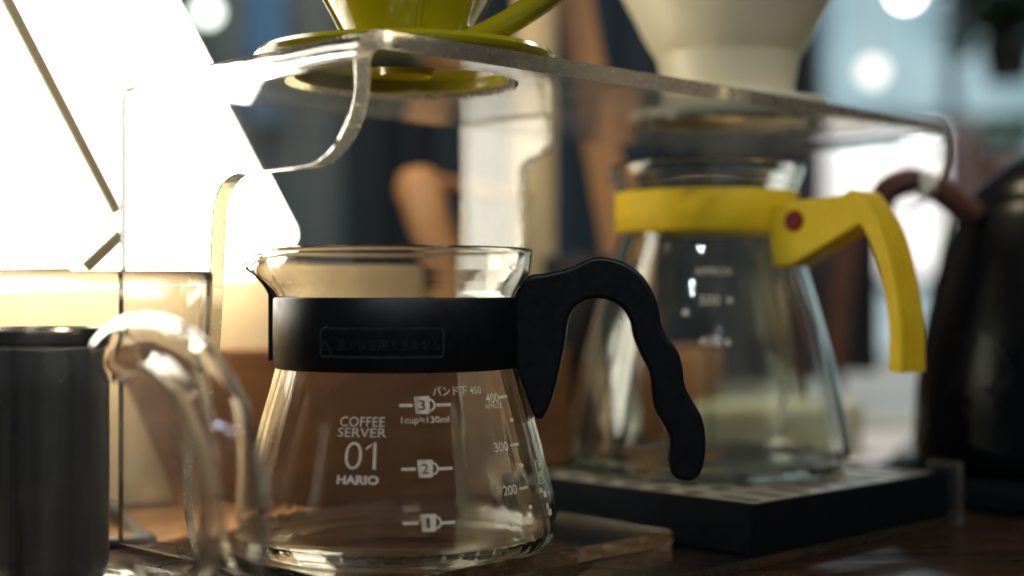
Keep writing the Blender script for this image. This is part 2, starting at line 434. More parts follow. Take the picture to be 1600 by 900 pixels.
# wooden easel with a rounded arm
EZ = thing('wooden_easel', 'blurred oak easel with rounded arm behind the acrylic stand', 'easel', (0, 0, 0))
a = px(836, 0, 900)[0]
box('post', a - 13, a + 13, 893, 907, 0, 420, 'pine', EZ, bevel=2)
p0 = px(868, -150, 925); p1 = (px(1022, 690, 925)[0], 925, 0)
dx = p1[0] - p0[0]
prism('brace', [(p0[0] - 11, p0[2]), (p0[0] + 12, p0[2]), (p1[0] + 12, 0), (p1[0] - 11, 0)], 918, 934, lambda x, z, y: (x, y, z), 'oak', EZ, bevel=2)
kn = [px(652, 285, 820), px(672, 350, 820), px(705, 440, 820), px(770, 620, 820), (px(798, 700, 820)[0], 820, 0)]
tube('rounded_arm', [px(648, 262, 820), px(649, 268, 820)] + kn, [5, 10, 14, 12.5, 11, 10, 10], 'oak', EZ, segs=24)
q = px(668, 282, 826)
tube('crossbar', [(q[0], 834, q[2]), (a - 8, 892, q[2] - 6)], 5, 'oak', EZ, segs=16)

# dark and small blurred things behind
q0 = px(905, 0, 800)[0]
bx = box('dark_box', q0 - 20, q0 + 22, 790, 850, 0, 118, 'charcoal', bevel=2); tag(bx, 'charcoal box in shadow behind the black handle', 'box')
q = px(1085, 640, 900)
wb2 = box('wood_block', q[0] - 19, q[0] + 19, 895, 930, 0, 62, 'oak', bevel=2); tag(wb2, 'orange oak block seen through the yellow-banded server', 'block')
q = px(1180, 640, 840)
tw = prism('folded_towel', seg_round([(q[0] - 34, 0.3), (q[0] + 62, 0.3), (q[0] + 62, 34), (q[0] - 34, 30)], 7), 830, 885, lambda x, z, y: (x, y, z), 'towel', bevel=5)
tag(tw, 'pale greenish folded towel behind the yellow-banded server', 'towel')
CH = thing('cafe_chair', 'black cafe chair back with brown wooden post by the kettle', 'chair', (0, 0, 0))
qa = px(1252, 375, 1180); qb = px(1372, 570, 1180)
box('backrest', qa[0], qb[0], 1178, 1200, 30, 160, 'charcoal', CH, bevel=4)
prism('post', [(px(1328, 0, 1160)[0] - 9, 150), (px(1328, 0, 1160)[0] + 9, 150), (px(1296, 0, 1160)[0] + 8, 1), (px(1296, 0, 1160)[0] - 8, 1)], 1158, 1172, lambda x, z, y: (x, y, z), 'leather', CH, bevel=2)
pp = prism('paper_sheet', [(px(1292, 0, 800)[0], 790), (px(1380, 0, 800)[0], 800), (px(1440, 0, 1000)[0], 1000), (px(1335, 0, 1000)[0], 985)], 0.4, 1.2, lambda x, y, z: (x, y, z), 'paper')
tag(pp, 'white paper sheet lying on the table beside the kettle', 'paper')
cbl = tube('grey_cable', catmull([px(60, 792, 585), px(130, 790, 582), px(190, 800, 575), px(228, 826, 565), px(246, 850, 552), (px(250, 870, 535)[0], 535, 4.2), (px(262, 890, 520)[0] - 20, 520, 4.2), (px(262, 890, 520)[0] - 70, 500, 4.2)], 8), 4.0, 'cable', segs=16)
tag(cbl, 'dark grey cable looping over the table behind the glass jug', 'cable')
pc = box('pink_column', px(1485, 0, 2500)[0], px(1545, 0, 2500)[0], 2480, 2540, 0, 390, 'pink', bevel=3)
tag(pc, 'salmon pink column far behind the right end of the stand', 'column')

def globe(label, p, r, mat):
    t = thing('globe_lamp', label, 'lamp', p, group='globe lamps in the room behind')
    lathe('globe', [(0, -r)] + [(r * math.cos(math.radians(x)), r * math.sin(math.radians(x))) for x in range(-80, 81, 10)] + [(0, r)], mat, t, segs=32)
    tube('cord', [(0, 0, r - 1), (0, 0, r + 700)], 3, 'charcoal', t, segs=8)
globe('brightest white globe lamp at the top right', px(1415, -12, 3300), 26, 'bulbw')
globe('dim cream globe lamp below the white one at the right', px(1364, 112, 3400), 26, 'bulbc')
globe('pale greenish globe lamp at the top left beside the lamp panel', px(324, 18, 1500), 13, 'bulbg')

def leaf_cluster(name, label, base, n, spread, L, mat, pot):
    t = thing(name, label, 'plant', base)
    vs, fs = [], []
    for i in range(n):
        a = random.uniform(0, 2 * math.pi); el = random.uniform(-0.5, 1.2)
        d = Vector((math.cos(a) * math.cos(el), math.sin(a) * math.cos(el), math.sin(el)))
        o = Vector((random.uniform(-1, 1) * spread, random.uniform(-1, 1) * spread, random.uniform(0, 1.6) * spread))
        s = d.cross(Vector((0, 0, 1))).normalized() * L * 0.22
        k0 = len(vs)
        vs += [tuple(o), tuple(o + d * L * 0.5 + s), tuple(o + d * L * 0.98 - Vector((0, 0, L * 0.2))), tuple(o + d * L * 0.5 - s)]
        fs += [(k0, k0 + 1, k0 + 2), (k0, k0 + 2, k0 + 3)]
    f = mesh('foliage', vs, fs, mat, t, smooth=0, recalc=False); f['kind'] = 'stuff'
    lathe('pot', [(0, -60), (34, -60), (44, 0), (40, 0), (38, -4), (0, -4)], pot, t, segs=32)
    return t
p = px(1575, 70, 2300); leaf_cluster('hanging_plant', 'dark leafy hanging plant in the top right corner', p, 240, 75, 60, 'leafd', 'charcoal')
p = px(1578, 245, 2450); leaf_cluster('potted_plant', 'bright green potted plant with orange pot behind the kettle lid', (p[0], p[1], p[2]), 110, 34, 42, 'leaf', 'terra')
# long green leaf plant just left of the kettle
t = thing('leaf_sprig', 'single bright green leaf standing between the yellow handle and the kettle', 'leaf', (px(1462, 0, 980)[0], 980, 0))
prism('leaf_blade', catmull([(-3, 0), (-4, 60), (-3, 100), (8, 150), (6, 110), (2, 60), (2, 0)], 5, True), -0.6, 0.6, lambda x, z, y: (x, y, z), 'leaf', t)

# ------------------------------------------------------------------ acrylic double stand
ST = thing('acrylic_stand', 'clear acrylic double pour-over stand spanning both servers', 'stand', (AX, AY, 0), TH)
TT, DD, TK, RB = 341.0, 137.0, 5.6, 8.0
ZM = 173.2                                   # mid-surface of the top plate (171 to 176)
H1 = (61.0, 53.0, 39.5); H2 = (243.0, 51.0, 38.0)
def bent_sheet():
    bm = bmesh.new()
    hx = TK / 2
    x0, x1 = RB, TT - RB
    def vv(x, y, z): return bm.verts.new(V(x, y, z))
    A = vv(x0, 0, ZM); B = vv(x1, 0, ZM); Cc = vv(x1, DD, ZM); D = vv(x0, DD, ZM)
    es = [bm.edges.new(e) for e in ((A, B), (B, Cc), (Cc, D), (D, A))]
    for (cx, cy_, r) in (H1, H2):
        ring = [vv(cx + r * math.cos(2 * math.pi * k / 72), cy_ + r * math.sin(2 * math.pi * k / 72), ZM) for k in range(72)]
        es += [bm.edges.new((ring[k], ring[(k + 1) % 72])) for k in range(72)]
    bmesh.ops.triangle_fill(bm, use_beauty=True, edges=es)
    # C-shaped leg outline (s, z), from the top front corner down, clockwise
    zt = ZM - RB
    prof = [(0, 161)] + arc(25, 161, 25, 180, 270, 10)[1:] + [(50, 136)] + arc(62, 122, 14, 90, 0, 8) \
        + catmull([(77, 112), (80, 80), (86, 50), (90, 32), (86, 18), (76, 9), (58, 4.3)], 4) + [(DD, 4.3)]
    prof = [p_ for i, p_ in enumerate(prof) if i == 0 or (Vector(p_) - Vector(prof[i - 1])).length > 0.05]
    for (sx, P, Q) in ((-1, A, D), (1, B, Cc)):
        lastP, lastQ = P, Q
        cx = x0 if sx < 0 else x1
        for i in range(1, 17):
            ang = math.radians(90 * i / 16)
            X = cx + sx * RB * math.sin(ang); Z = ZM - RB + RB * math.cos(ang)
            nP = vv(X, 0, Z); nQ = vv(X, DD, Z)
            bm.faces.new((lastP, nP, nQ, lastQ)); lastP, lastQ = nP, nQ
        X = cx + sx * RB
        ring = [lastP] + [vv(X, s, z) for (s, z) in prof] + [lastQ]
        bm.faces.new(ring)
    bm.normal_update()
    bmesh.ops.triangulate(bm, faces=[f for f in bm.faces if len(f.verts) > 4])
    bmesh.ops.recalc_face_normals(bm, faces=bm.faces)
    # make it solid by hand: offset along vertex normals
    o = from_bm('bent_sheet', bm, 'acrylic', ST, 0)
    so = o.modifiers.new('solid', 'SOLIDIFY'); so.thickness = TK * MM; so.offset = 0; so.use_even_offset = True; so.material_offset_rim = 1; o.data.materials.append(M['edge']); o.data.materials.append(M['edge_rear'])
    bv = o.modifiers.new('bevel', 'BEVEL'); bv.width = 0.5 * MM; bv.segments = 2; bv.limit_method = 'ANGLE'; bv.angle_limit = math.radians(60)
    dg = bpy.context.evaluated_depsgraph_get(); dg.update()
    me = bpy.data.meshes.new_from_object(o.evaluated_get(dg)); o.modifiers.clear(); o.data = me
    for p_ in me.polygons:                         # the rear cut gets the darkening tint, the front ones are sawn
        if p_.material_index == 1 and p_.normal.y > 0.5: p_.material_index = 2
    return o
bent_sheet()
mid = [(77, 170.2), (77, 160)] + arc(83.5, 160, 6.5, 180, 262, 6)[1:] + [(86, 153.2)] + arc(86, 146, 6.5, 80, 0, 6)[1:] + [(93, 120), (93, 30)] + arc(83, 14.3, 10, 20, -80, 6) + [(129, 4.3), (129, 170.2)]
frost_sides(prism('middle_leg', mid, 155.5, 160.5, lambda s, z, t_: (t_, s, z), 'acrylic', ST, bevel=0.5, segs=2, smooth=15), (1, 0, 0))
frost_sides(plate_with_holes('base_plate', seg_round([(3, -31), (290, -31), (290, DD), (3, DD)], 4), [], 0.3, 4.0, 'acrylic_clean', ST), mat='edge_dark')
prism('base_lip', [(-33, 0.3), (-18, 0.3), (-18, 26), (-33, 26)], 291, 295, lambda s, z, t_: (t_, s, z), 'acrylic', ST, bevel=0.5)
# engraved mark near the front edge
def flat_text(name, s, bold, cx, cy_, h, wd, z, mat, parent, mirror=False):
    vs, fs = text_flat(s, bold)
    sg = -1 if mirror else 1
    return mesh(name, [(cx + sg * v[0] * wd, cy_ + v[1] * h, z) for v in vs], fs, mat, parent, 0)
flat_text('lettering', 'HARIO', 0.02, 195, 6.5, 5, 28, 176.15, 'print', ST)

SL = thing('acrylic_slab', 'clear acrylic slab lying under the small black-banded server', 'slab', (AX, AY, 0), TH)
frost_sides(prism('slab', seg_round([(4, 5), (150, 5), (150, 102), (4, 102)], 2), 4.3, 9.7, lambda a, b, c: (a, b, c), 'acrylic_clean', SL, bevel=0.6, smooth=15), mat='edge_dark')

# ------------------------------------------------------------------ small server with black band
S1 = (-39.7, 495.0, 10.0)
SV = thing('coffee_server', 'small clear glass coffee server with black band and wavy black handle', 'coffee server', S1, group='coffee servers under the stand')
o1 = catmull([(46, 0), (50.5, 0.5), (54, 3.0), (55.5, 7.5), (54.9, 14), (53.4, 21), (51.3, 29.4), (47.4, 44), (43.6, 57), (42.0, 63), (41.2, 68), (41.0, 76), (41.2, 83), (42.2, 87), (44.2, 90.5), (45.8, 94.2), (46.4, 98), (46.9, 101.4)], 5)
def rad1(z):
    for a_, b_ in zip(o1[:-1], o1[1:]):
        if a_[1] <= z <= b_[1] and z > 8: return a_[0] + (b_[0] - a_[0]) * (z - a_[1]) / (b_[1] - a_[1] + 1e-9)
    return o1[-1][0]
i1 = offset_profile(o1, 1.9)
i1 = [(r, max(z, 2.6)) for r, z in i1 if True]
rim = [(46.7, 102.2), (46.0, 102.7), (45.2, 102.3)]
inner = [p_ for p_ in i1[::-1] if p_[1] > 5.5 or p_[0] < 45]
inner = [p_ for p_ in inner if p_[1] > 4.5] + [(50.0, 3.4), (46, 2.8), (30, 3.2), (12, 4.0), (0, 4.4)]
prof1 = [(0, 1.6), (20, 1.2), (38, 0.7), (43, 0.2)] + o1 + rim + inner
def spout(az, wid, out, drop, z0, z1):
    def f(r, a, z):
        fd = max(0.0, min(1.0, (z0 - 8 - z) / 14.0)) * 0.85 + 0.15
        if r > 30: r += fd * (0.07 * math.sin(13 * a + 1) + 0.055 * math.sin(29 * a + 2 + z * 0.02) + 0.030 * math.sin(53 * a + 4) * (1 if r * 7 % 2 > 1 else 0.6))
        d = (a - az + math.pi) % (2 * math.pi) - math.pi
        k_ = math.exp(-(d / wid) ** 2)
        tz = max(0.0, min(1.0, (z - z0) / (z1 - z0))); tz = tz * tz * (3 - 2 * tz)
        r2 = r + out * k_ * tz; z2 = z - drop * k_ * tz * tz
        return (r2 * math.cos(a), r2 * math.sin(a), z2)
    return f
GB = lathe('glass_body', prof1, 'glass', SV, segs=288, deform=spout(math.radians(177), 0.27, 7.5, 4.5, 86, 102))
band = [(41.45, 62.4), (42.3, 61.8), (42.8, 62.4), (43.0, 74), (42.9, 85.2), (42.4, 85.9), (41.5, 85.5)]
BD = lathe('band', band, 'black', SV, segs=144, closed=True)
def plane_az(az):
    c_, s_ = math.cos(az), math.sin(az)
    return lambda u, z, w_: (u * c_ - w_ * s_, u * s_ + w_ * c_, z)
hp = [(800, 470), (826, 433), (850, 428), (890, 419), (918, 406), (938, 402), (965, 407), (990, 420), (1010, 442), (1024, 472), (1031, 505), (1040, 525), (1055, 545), (1063, 572), (1066, 598), (1078, 622), (1091, 645), (1097, 675), (1096, 710), (1087, 735), (1070, 743), (1050, 737), (1041, 718), (1041, 698), (1043, 680), (1034, 660), (1020, 635), (1016, 605), (1012, 578), (998, 550), (988, 525), (983, 500), (968, 478), (945, 467), (920, 467), (900, 478), (889, 497), (884, 530), (876, 570), (868, 605), (858, 635), (848, 650), (838, 648), (829, 630), (818, 598), (808, 572)]
hpoly = catmull([((x - 622) / 4.49, 88 - (y - 455) / 4.49) for x, y in hp], 3, True)
prism('handle', hpoly, -8, 8, plane_az(math.radians(-4)), 'black', SV, bevel=3.2, segs=4, smooth=50)
# clip under the spout
cl = [(43.1, 64), (43.1, 84.6), (43.4, 87.4), (45.4, 90.6), (48.6, 94.0), (51.0, 96.2)]
def clip_mesh():
    vs, fs = [], []
    prof_c = catmull(cl, 4); n = len(prof_c); W_ = 8
    for (r, z) in prof_c:
        for j in range(W_ + 1):
            a_ = math.radians(177 + (j / W_ - 0.5) * 15)
            for dr in (0.15, 1.6): vs.append(((r + dr) * math.cos(a_), (r + dr) * math.sin(a_), z))
    row = 2 * (W_ + 1)
    for i in range(n - 1):
        for j in range(W_):
            a_ = i * row + 2 * j
            fs.append((a_, a_ + 2, a_ + row + 2, a_ + row)); fs.append((a_ + 1, a_ + row + 1, a_ + row + 3, a_ + 3))
        a_ = i * row; fs.append((a_, a_ + row, a_ + row + 1, a_ + 1))
        a_ = i * row + 2 * W_; fs.append((a_, a_ + 1, a_ + row + 1, a_ + row))
    for i in (0, n - 1):
        for j in range(W_):
            a_ = i * row + 2 * j; fs.append((a_, a_ + 1, a_ + 3, a_ + 2))
    return mesh('spout_clip', vs, fs, 'black', SV, 50)
clip_mesh()

# lettering mapped on to the cone
def locate(S, radf, x, y):
    """angle, height on a vessel's front where the photo shows column x, row y"""
    d = S[1] - 45.0; th = 0.0; z = 40.0
    for _ in range(40):
        z = CAMZ + (HZ - y) / FPX * d - S[2]
        r = radf(z); X = (x - 800) / FPX * d
        sn = max(-0.985, min(0.985, (X - S[0]) / r)); th = math.asin(sn)
        d = 0.5 * d + 0.5 * (S[1] - r * math.cos(th))
    return th, z, r, d
def on_vessel(S, radf, th0, z0, u, v, lift):
    r0 = radf(z0); z = z0 + v
    th = th0 + u / r0; r = radf(z) + lift
    return (r * math.sin(th), -r * math.cos(th), z)
def put(name, S, radf, vs, fs, x, y, wpx, hpx, mat, parent, lift=0.12, tilt=0.0):
    th, z, r, d = locate(S, radf, x, y)
    sc = d / FPX
    W_ = wpx * sc / max(0.25, math.cos(th)); H_ = hpx * sc
    pts = [on_vessel(S, radf, th, z, v[0] * W_, v[1] * H_ + v[0] * W_ * tilt, lift) for v in vs]
    return mesh(name, pts, fs, mat, parent, 0, recalc=False)
def put_text(s, x, y, wpx, hpx, bold=0.0, S=S1, radf=rad1, parent=GB, mat='print', lift=0.12, tilt=0.0):
    vs, fs = text_flat(s, bold)
    return put('lettering', S, radf, vs, fs, x, y, wpx, hpx, mat, parent, lift, tilt)
def grid_rect(n=6):
    vs = []; fs = []
    for i in range(n + 1): vs += [(i / n - 0.5, -0.5), (i / n - 0.5, 0.5)]
    for i in range(n): fs.append((2 * i, 2 * i + 2, 2 * i + 3, 2 * i + 1))
    return vs, fs
def put_bar(x, y, wpx, hpx, S=S1, radf=rad1, parent=GB, name='graduation_mark', tilt=0.0):
    vs, fs = grid_rect(); return put(name, S, radf, vs, fs, x, y, wpx, hpx, 'print', parent, 0.12, tilt)
put_text('COFFEE', 566, 659, 71, 15)
put_text('SERVER', 565, 676, 77, 14)
put_text('01', 563, 712, 50, 42, -0.012)
put_bar(576.5, 698, 9, 3.6, name='lettering', tilt=0.75)
put_text('HARIO', 558.5, 750, 67, 14, 0.045)
put_text('1cup≒130ml', 665, 657.5, 74, 13, 0.01)
put_text('バンド下 450', 716, 610.5, 74, 15, 0.006)
put_text('400', 769, 622, 20, 15, 0.01); put_text('APPROX.', 772, 634, 27, 8)
put_text('300', 783, 698, 21, 15, 0.01); put_text('200', 797, 765.5, 21, 15, 0.01)
put_bar(785.5, 620, 13, 4.2); put_bar(804, 694.5, 13, 4.2); put_bar(818, 762, 13, 4.2)
for (x, y) in ((799, 656), (814.5, 727), (828.5, 792)): put_bar(x, y, 5, 5.5)
def cup_icon(num, x, y):
    # cup body with the numeral left blank, and a ring handle
    tv, tf = text_flat(num, 0.015)
    cnt = {}
    for f in tf:
        for i in range(len(f)):
            e = tuple(sorted((f[i], f[(i + 1) % len(f)]))); cnt[e] = cnt.get(e, 0) + 1
    bm = bmesh.new(); es = []
    nw = 10.5 if num != '1' else 5.0
    mp = {}
    for e, c_ in cnt.items():
        if c_ == 1:
            for i in e:
                if i not in mp: mp[i] = bm.verts.new((tv[i][0] * nw, tv[i][1] * 15.5, 0))
            es.append(bm.edges.new((mp[e[0]], mp[e[1]])))
    out = seg_round([(-12, 13.5), (13, 13.5), (11.5, -13.5), (-9.5, -13.5)], 2.5, 3)
    # break long sides so that they follow the cone
    vs_ = [bm.verts.new((p_[0], p_[1], 0)) for p_ in out]
    es += [bm.edges.new((vs_[i], vs_[(i + 1) % len(vs_)])) for i in range(len(vs_))]
    bmesh.ops.triangle_fill(bm, use_beauty=True, edges=es)
    bm.verts.index_update()
    vs = [(v.co.x, v.co.y) for v in bm.verts]; fs = [tuple(v.index for v in f.verts) for f in bm.faces]; bm.free()
    k0 = len(vs); n = 10
    for i in range(n + 1):
        a_ = math.radians(90 - 180 * i / n)
        vs.append((12.2 + 9 * math.cos(a_), 10 * math.sin(a_))); vs.append((12.2 + 6 * math.cos(a_), 7 * math.sin(a_)))
    for i in range(n): fs.append((k0 + 2 * i, k0 + 2 * i + 1, k0 + 2 * i + 3, k0 + 2 * i + 2))
    put('cup_symbol', S1, rad1, vs, fs, x, y, 1.0, 1.0, 'print', GB)
for num, x, y, l, r in (('3', 659, 633, (624, 645), (682, 704)), ('2', 664, 732.5, (627, 650), (685, 707)), ('1', 669, 817, (629, 654), (689, 711))):
    cup_icon(num, x, y)
    put_bar((l[0] + l[1]) / 2, y + 0.5, l[1] - l[0], 4.6); put_bar((r[0] + r[1]) / 2, y - 0.5, r[1] - r[0], 4.6)
# small side print: a framed mark and lines of fine print, too oblique to read
def frame_px(x, y, wpx, hpx, t_, S=S1, radf=rad1, parent=GB, mat='print', r=3.0, lift=0.12):
    o_ = seg_round([(-wpx / 2, -hpx / 2), (wpx / 2, -hpx / 2), (wpx / 2, hpx / 2), (-wpx / 2, hpx / 2)], r, 4)
    i_ = seg_round([(-wpx / 2 + t_, -hpx / 2 + t_), (wpx / 2 - t_, -hpx / 2 + t_), (wpx / 2 - t_, hpx / 2 - t_), (-wpx / 2 + t_, hpx / 2 - t_)], max(0.3, r - t_), 4)
    O, I = [], []
    for loop, res in ((o_, O), (i_, I)):        # subdivide so that it follows the curve
        for a_, b_ in zip(loop, loop[1:] + loop[:1]):
            for j in range(8): res.append((a_[0] + (b_[0] - a_[0]) * j / 8, a_[1] + (b_[1] - a_[1]) * j / 8))
    n = len(O)
    fs = [(i, (i + 1) % n, n + (i + 1) % n, n + i) for i in range(n)]
    return put('printed_frame', S, radf, O + I, fs, x, y, 1, 1, mat, parent, lift)
frame_px(843, 737, 9, 36, 1.2, r=2)
for (x, y, w_, h_) in ((842.5, 727, 4, 8), (843.5, 741, 3.5, 9), (845, 766, 5, 7), (851, 772, 4, 10), (855, 790, 3.5, 9), (859, 800, 5, 10)):
    put_bar(x, y, w_, h_, name='fine_print')
# raised warning on the band
radb = lambda z: 43.0
frame_px(593.5, 536, 207, 49, 4.5, radf=radb, parent=BD, mat='blackemb', r=9, lift=0.16)
tri_o = [(-10, -8.5), (10, -8.5), (0, 9.5)]; tri_i = [(-6.8, -6.6), (6.8, -6.6), (0, 5.6)]
put('warning_triangle', S1, radb, tri_o + tri_i, [(0, 1, 4, 3), (1, 2, 5, 4), (2, 0, 3, 5)], 508, 539, 1, 1, 'blackemb', BD, 0.16)
put_text('!', 508, 540, 2.2, 8, 0.02, radf=radb, parent=BD, mat='blackemb', lift=0.16)
put_text('直火は使用できません', 607, 539, 164, 18, 0.0, radf=radb, parent=BD, mat='blackemb', lift=0.16)

# ------------------------------------------------------------------ olive dripper above it
h1 = st(H1[0], H1[1])
DR = thing('olive_dripper', 'olive green ceramic dripper with handle standing on the stand', 'dripper', (h1[0], h1[1], 176.2))
cone = [(9, -3), (10, 0), (34.5, 0.2), (35, -3.2), (36.2, -4.0), (37.2, -3.2), (37.6, 0), (50.0, 0), (52.0, 1.4), (52.4, 3.0), (51.2, 4.6), (44, 5.2), (30, 5.6), (20.6, 7.0), (21.2, 10), (25.0, 17), (31.8, 29), (42.6, 48), (52.5, 65), (53.4, 67), (52.4, 68), (51, 67), (40.5, 49), (29, 28), (20, 12), (13, 3.4), (9.5, 1)]
lathe('cone', cone, 'olive', DR, segs=128, closed=True, smooth=45)
hd = plane_az(math.radians(-12))
tube('handle', [hd(u, z, 0) for u, z in catmull([(20.5, 8), (28, 10.5), (41, 17), (56, 27), (68, 40), (71, 52), (63, 60), (50.5, 61)], 5)], 4.3, 'olive', DR, segs=20, flat=1.3)
for k_ in range(4):
    az = math.radians(-165 + k_ * 90)
    mp_ = plane_az(az)
    tube('rib', [mp_(20.6, 6.5, 0), mp_(21.4, 10, 0), mp_(25.6, 18, 0), mp_(39.6, 42.6, 0), mp_(51.4, 63, 0)], 1.0, 'olive', DR, segs=10)

# ------------------------------------------------------------------ beige dripper on the right
h2 = st(H2[0], H2[1])
D2 = thing('beige_dripper', 'beige matte dripper with stepped collar on the right of the stand', 'dripper', (h2[0], h2[1], 176.2))
c2 = [(10, -3), (11, 0), (33, 0.2), (33.6, -3), (34.6, -4), (35.6, -3), (36, 0), (42.5, 0), (43.6, 1.5), (43.4, 3.2), (42, 4), (31.5, 4.6), (29.0, 6.5), (28.6, 9), (29.2, 14), (31.0, 23.0), (32.2, 25.4), (34.0, 28.0), (36.8, 33), (41.0, 41.5), (46.0, 51), (52, 64), (58, 74), (58.5, 75.5), (57, 76), (50, 64), (40, 45), (30, 26), (22, 10), (12, 3)]
lathe('cone', catmull(c2, 3, True), 'beige', D2, segs=128, closed=True, smooth=45)

# ------------------------------------------------------------------ black drip tray with perforated steel top
TR = thing('drip_tray', 'black drip tray with perforated steel top under the yellow-banded server', 'drip tray', (AX, AY, 0), TH)
T0, T1, S0, S1_ = 152.0, 288.0, -30.5, 98.0
ot = seg_round([(T0, S0), (T1, S0), (T1, S1_), (T0, S1_)], 3)
it = seg_round([(T0 + 3, S0 + 3), (T1 - 3, S0 + 3), (T1 - 3, S1_ - 3), (T0 + 3, S1_ - 3)], 2)
def ring_wall(name, o_, i_, z0, z1, mat, parent):
    n = len(o_); vs = []; fs = []
    for p_ in o_: vs += [(p_[0], p_[1], z0), (p_[0], p_[1], z1 - 0.6)]
    for p_ in o_: vs.append((p_[0] + (T0 + 68 - p_[0]) * 0.006, p_[1] + (33 - p_[1]) * 0.006, z1))
    b0 = 2 * n
    for p_ in i_: vs += [(p_[0], p_[1], z1), (p_[0], p_[1], z0 + 3)]
    c0 = 3 * n
    for i in range(n):
        j = (i + 1) % n
        fs += [(2 * i, 2 * j, 2 * j + 1, 2 * i + 1), (2 * i + 1, 2 * j + 1, b0 + j, b0 + i), (b0 + i, b0 + j, c0 + 2 * j, c0 + 2 * i), (c0 + 2 * i, c0 + 2 * j, c0 + 2 * j + 1, c0 + 2 * i + 1)]
    fs.append(tuple(2 * i for i in range(n))); fs.append(tuple(c0 + 2 * i + 1 for i in range(n)))
    return mesh(name, vs, fs, mat, parent, 40)
ring_wall('tray_body', ot, it, 4.3, 22.3, 'tray', TR)
def grille():
    # one cell per hole: a rectangle pierced by a round hole or, along the front, by a slot
    bm = bmesh.new(); n = 24
    tx = [T0 + 3.3] + [T0 + 5.2 + 15.7 * i for i in range(1, 8)] + [T1 - 3.3]
    sy = [S0 + 3.3, -0.4] + [-0.4 + 15.4 * j for j in range(1, 6)] + [S1_ - 3.3]
    for i in range(8):
        for j in range(7):
            x0, x1, y0, y1 = tx[i], tx[i + 1], sy[j], sy[j + 1]
            cx, cy_ = T0 + 13.0 + i * 15.7, (y0 + y1) / 2
            hw, hl = (2.6, 6.5) if j == 0 else (4.4, 0.0)
            top, hole, low = [], [], []
            for k_ in range(n):
                a_ = 2 * math.pi * (k_ + 0.5) / n; c_, s_ = math.cos(a_), math.sin(a_)
                hx, hy = hw * c_, hw * s_ + (hl if s_ > 0 else -hl)
                rx = (x1 - cx) / c_ if c_ > 1e-9 else ((x0 - cx) / c_ if c_ < -1e-9 else 1e9)
                ry = (y1 - cy_) / s_ if s_ > 1e-9 else ((y0 - cy_) / s_ if s_ < -1e-9 else 1e9)
                m_ = min(rx, ry)
                top.append(bm.verts.new(V(cx + c_ * m_, cy_ + s_ * m_, 21.8)))
                hole.append(bm.verts.new(V(cx + hx, cy_ + hy, 21.8)))
                low.append(bm.verts.new(V(cx + hx, cy_ + hy, 21.3)))
            for k_ in range(n):
                k2 = (k_ + 1) % n
                bm.faces.new((top[k_], top[k2], hole[k2], hole[k_])); bm.faces.new((hole[k_], hole[k2], low[k2], low[k_]))
            # corner triangles left between neighbouring rays
            for (qx, qy) in ((x0, y0), (x1, y0), (x1, y1), (x0, y1)):
                a_ = math.atan2(qy - cy_, qx - cx) % (2 * math.pi)
                k_ = int(math.floor(a_ / (2 * math.pi) * n - 0.5)) % n
                bm.faces.new((top[k_], top[(k_ + 1) % n], bm.verts.new(V(qx, qy, 21.8))))
    bmesh.ops.recalc_face_normals(bm, faces=bm.faces)
    return from_bm('grille', bm, 'steel', TR, 30)
grille()

# ------------------------------------------------------------------ larger server with yellow band
w2 = st(229, 52)
S2 = (w2[0], w2[1], 22.0)
SB = thing('coffee_server', 'larger clear glass coffee server with yellow band and yellow handle', 'coffee server', S2, group='coffee servers under the stand')
o2 = catmull([(50, 0), (55.5, 0.6), (59.4, 3.5), (61, 8.5), (60.6, 15), (58, 28), (53.5, 48), (47.5, 70), (42.0, 88), (38.6, 98), (37.2, 104), (37.0, 110), (37.4, 116), (39.0, 121), (40.6, 124.5), (41.6, 129)], 5)
def rad2(z):
    for a_, b_ in zip(o2[:-1], o2[1:]):
        if a_[1] <= z <= b_[1] and z > 9: return a_[0] + (b_[0] - a_[0]) * (z - a_[1]) / (b_[1] - a_[1] + 1e-9)
    return o2[-1][0]
i2 = [p_ for p_ in offset_profile(o2, 2.0)[::-1] if p_[1] > 5] + [(54, 3.6), (48, 3.0), (20, 3.4), (0, 3.8)]
G2 = lathe('glass_body', [(0, 1.5), (30, 1.0), (46, 0.2)] + o2 + [(41.3, 130), (40.5, 130.3), (39.8, 129.6)] + i2, 'glass2', SB, segs=128, deform=spout(math.radians(145), 0.25, 6, 3, 115, 129))
B2 = lathe('band', [(37.5, 101.5), (38.6, 101), (39.2, 101.8), (39.2, 117.4), (38.6, 118.2), (37.8, 117.6)], 'yellow', SB, segs=128, closed=True)
AZ = math.radians(-43)
ca, sa = math.cos(AZ), math.sin(AZ)
def to_uz(x, y, off):
    """photo pixel to (u, z) in the handle's plane shifted off mm sideways"""
    ox, oy = off * (-sa), off * ca
    p_ = (x - 800) / FPX
    u = ((S2[1] + oy) * p_ - (S2[0] + ox)) / (ca - sa * p_)
    d = S2[1] + oy + u * sa
    return (u, CAMZ + (HZ - y) / FPX * d - S2[2])
HF = -8.0
mp2 = plane_az(AZ)
br = [to_uz(x, y, HF) for x, y in ((1197, 321), (1250, 313), (1310, 306), (1334, 299), (1352, 316), (1346, 349), (1290, 384), (1235, 416), (1203, 417), (1197, 380))]
br = [(max(u, 38.2), z) for u, z in br]
prism('bracket', br, -9, 9, mp2, 'yellow', SB, bevel=1.0)
inn = catmull([to_uz(x, y, HF) for x, y in ((1338, 345), (1350, 355), (1366, 390), (1382, 445), (1391, 515), (1390, 580))], 6)
out = catmull([to_uz(x, y, HF) for x, y in ((1322, 302), (1340, 299), (1376, 350), (1398, 420), (1411, 500), (1413, 583))], 6)
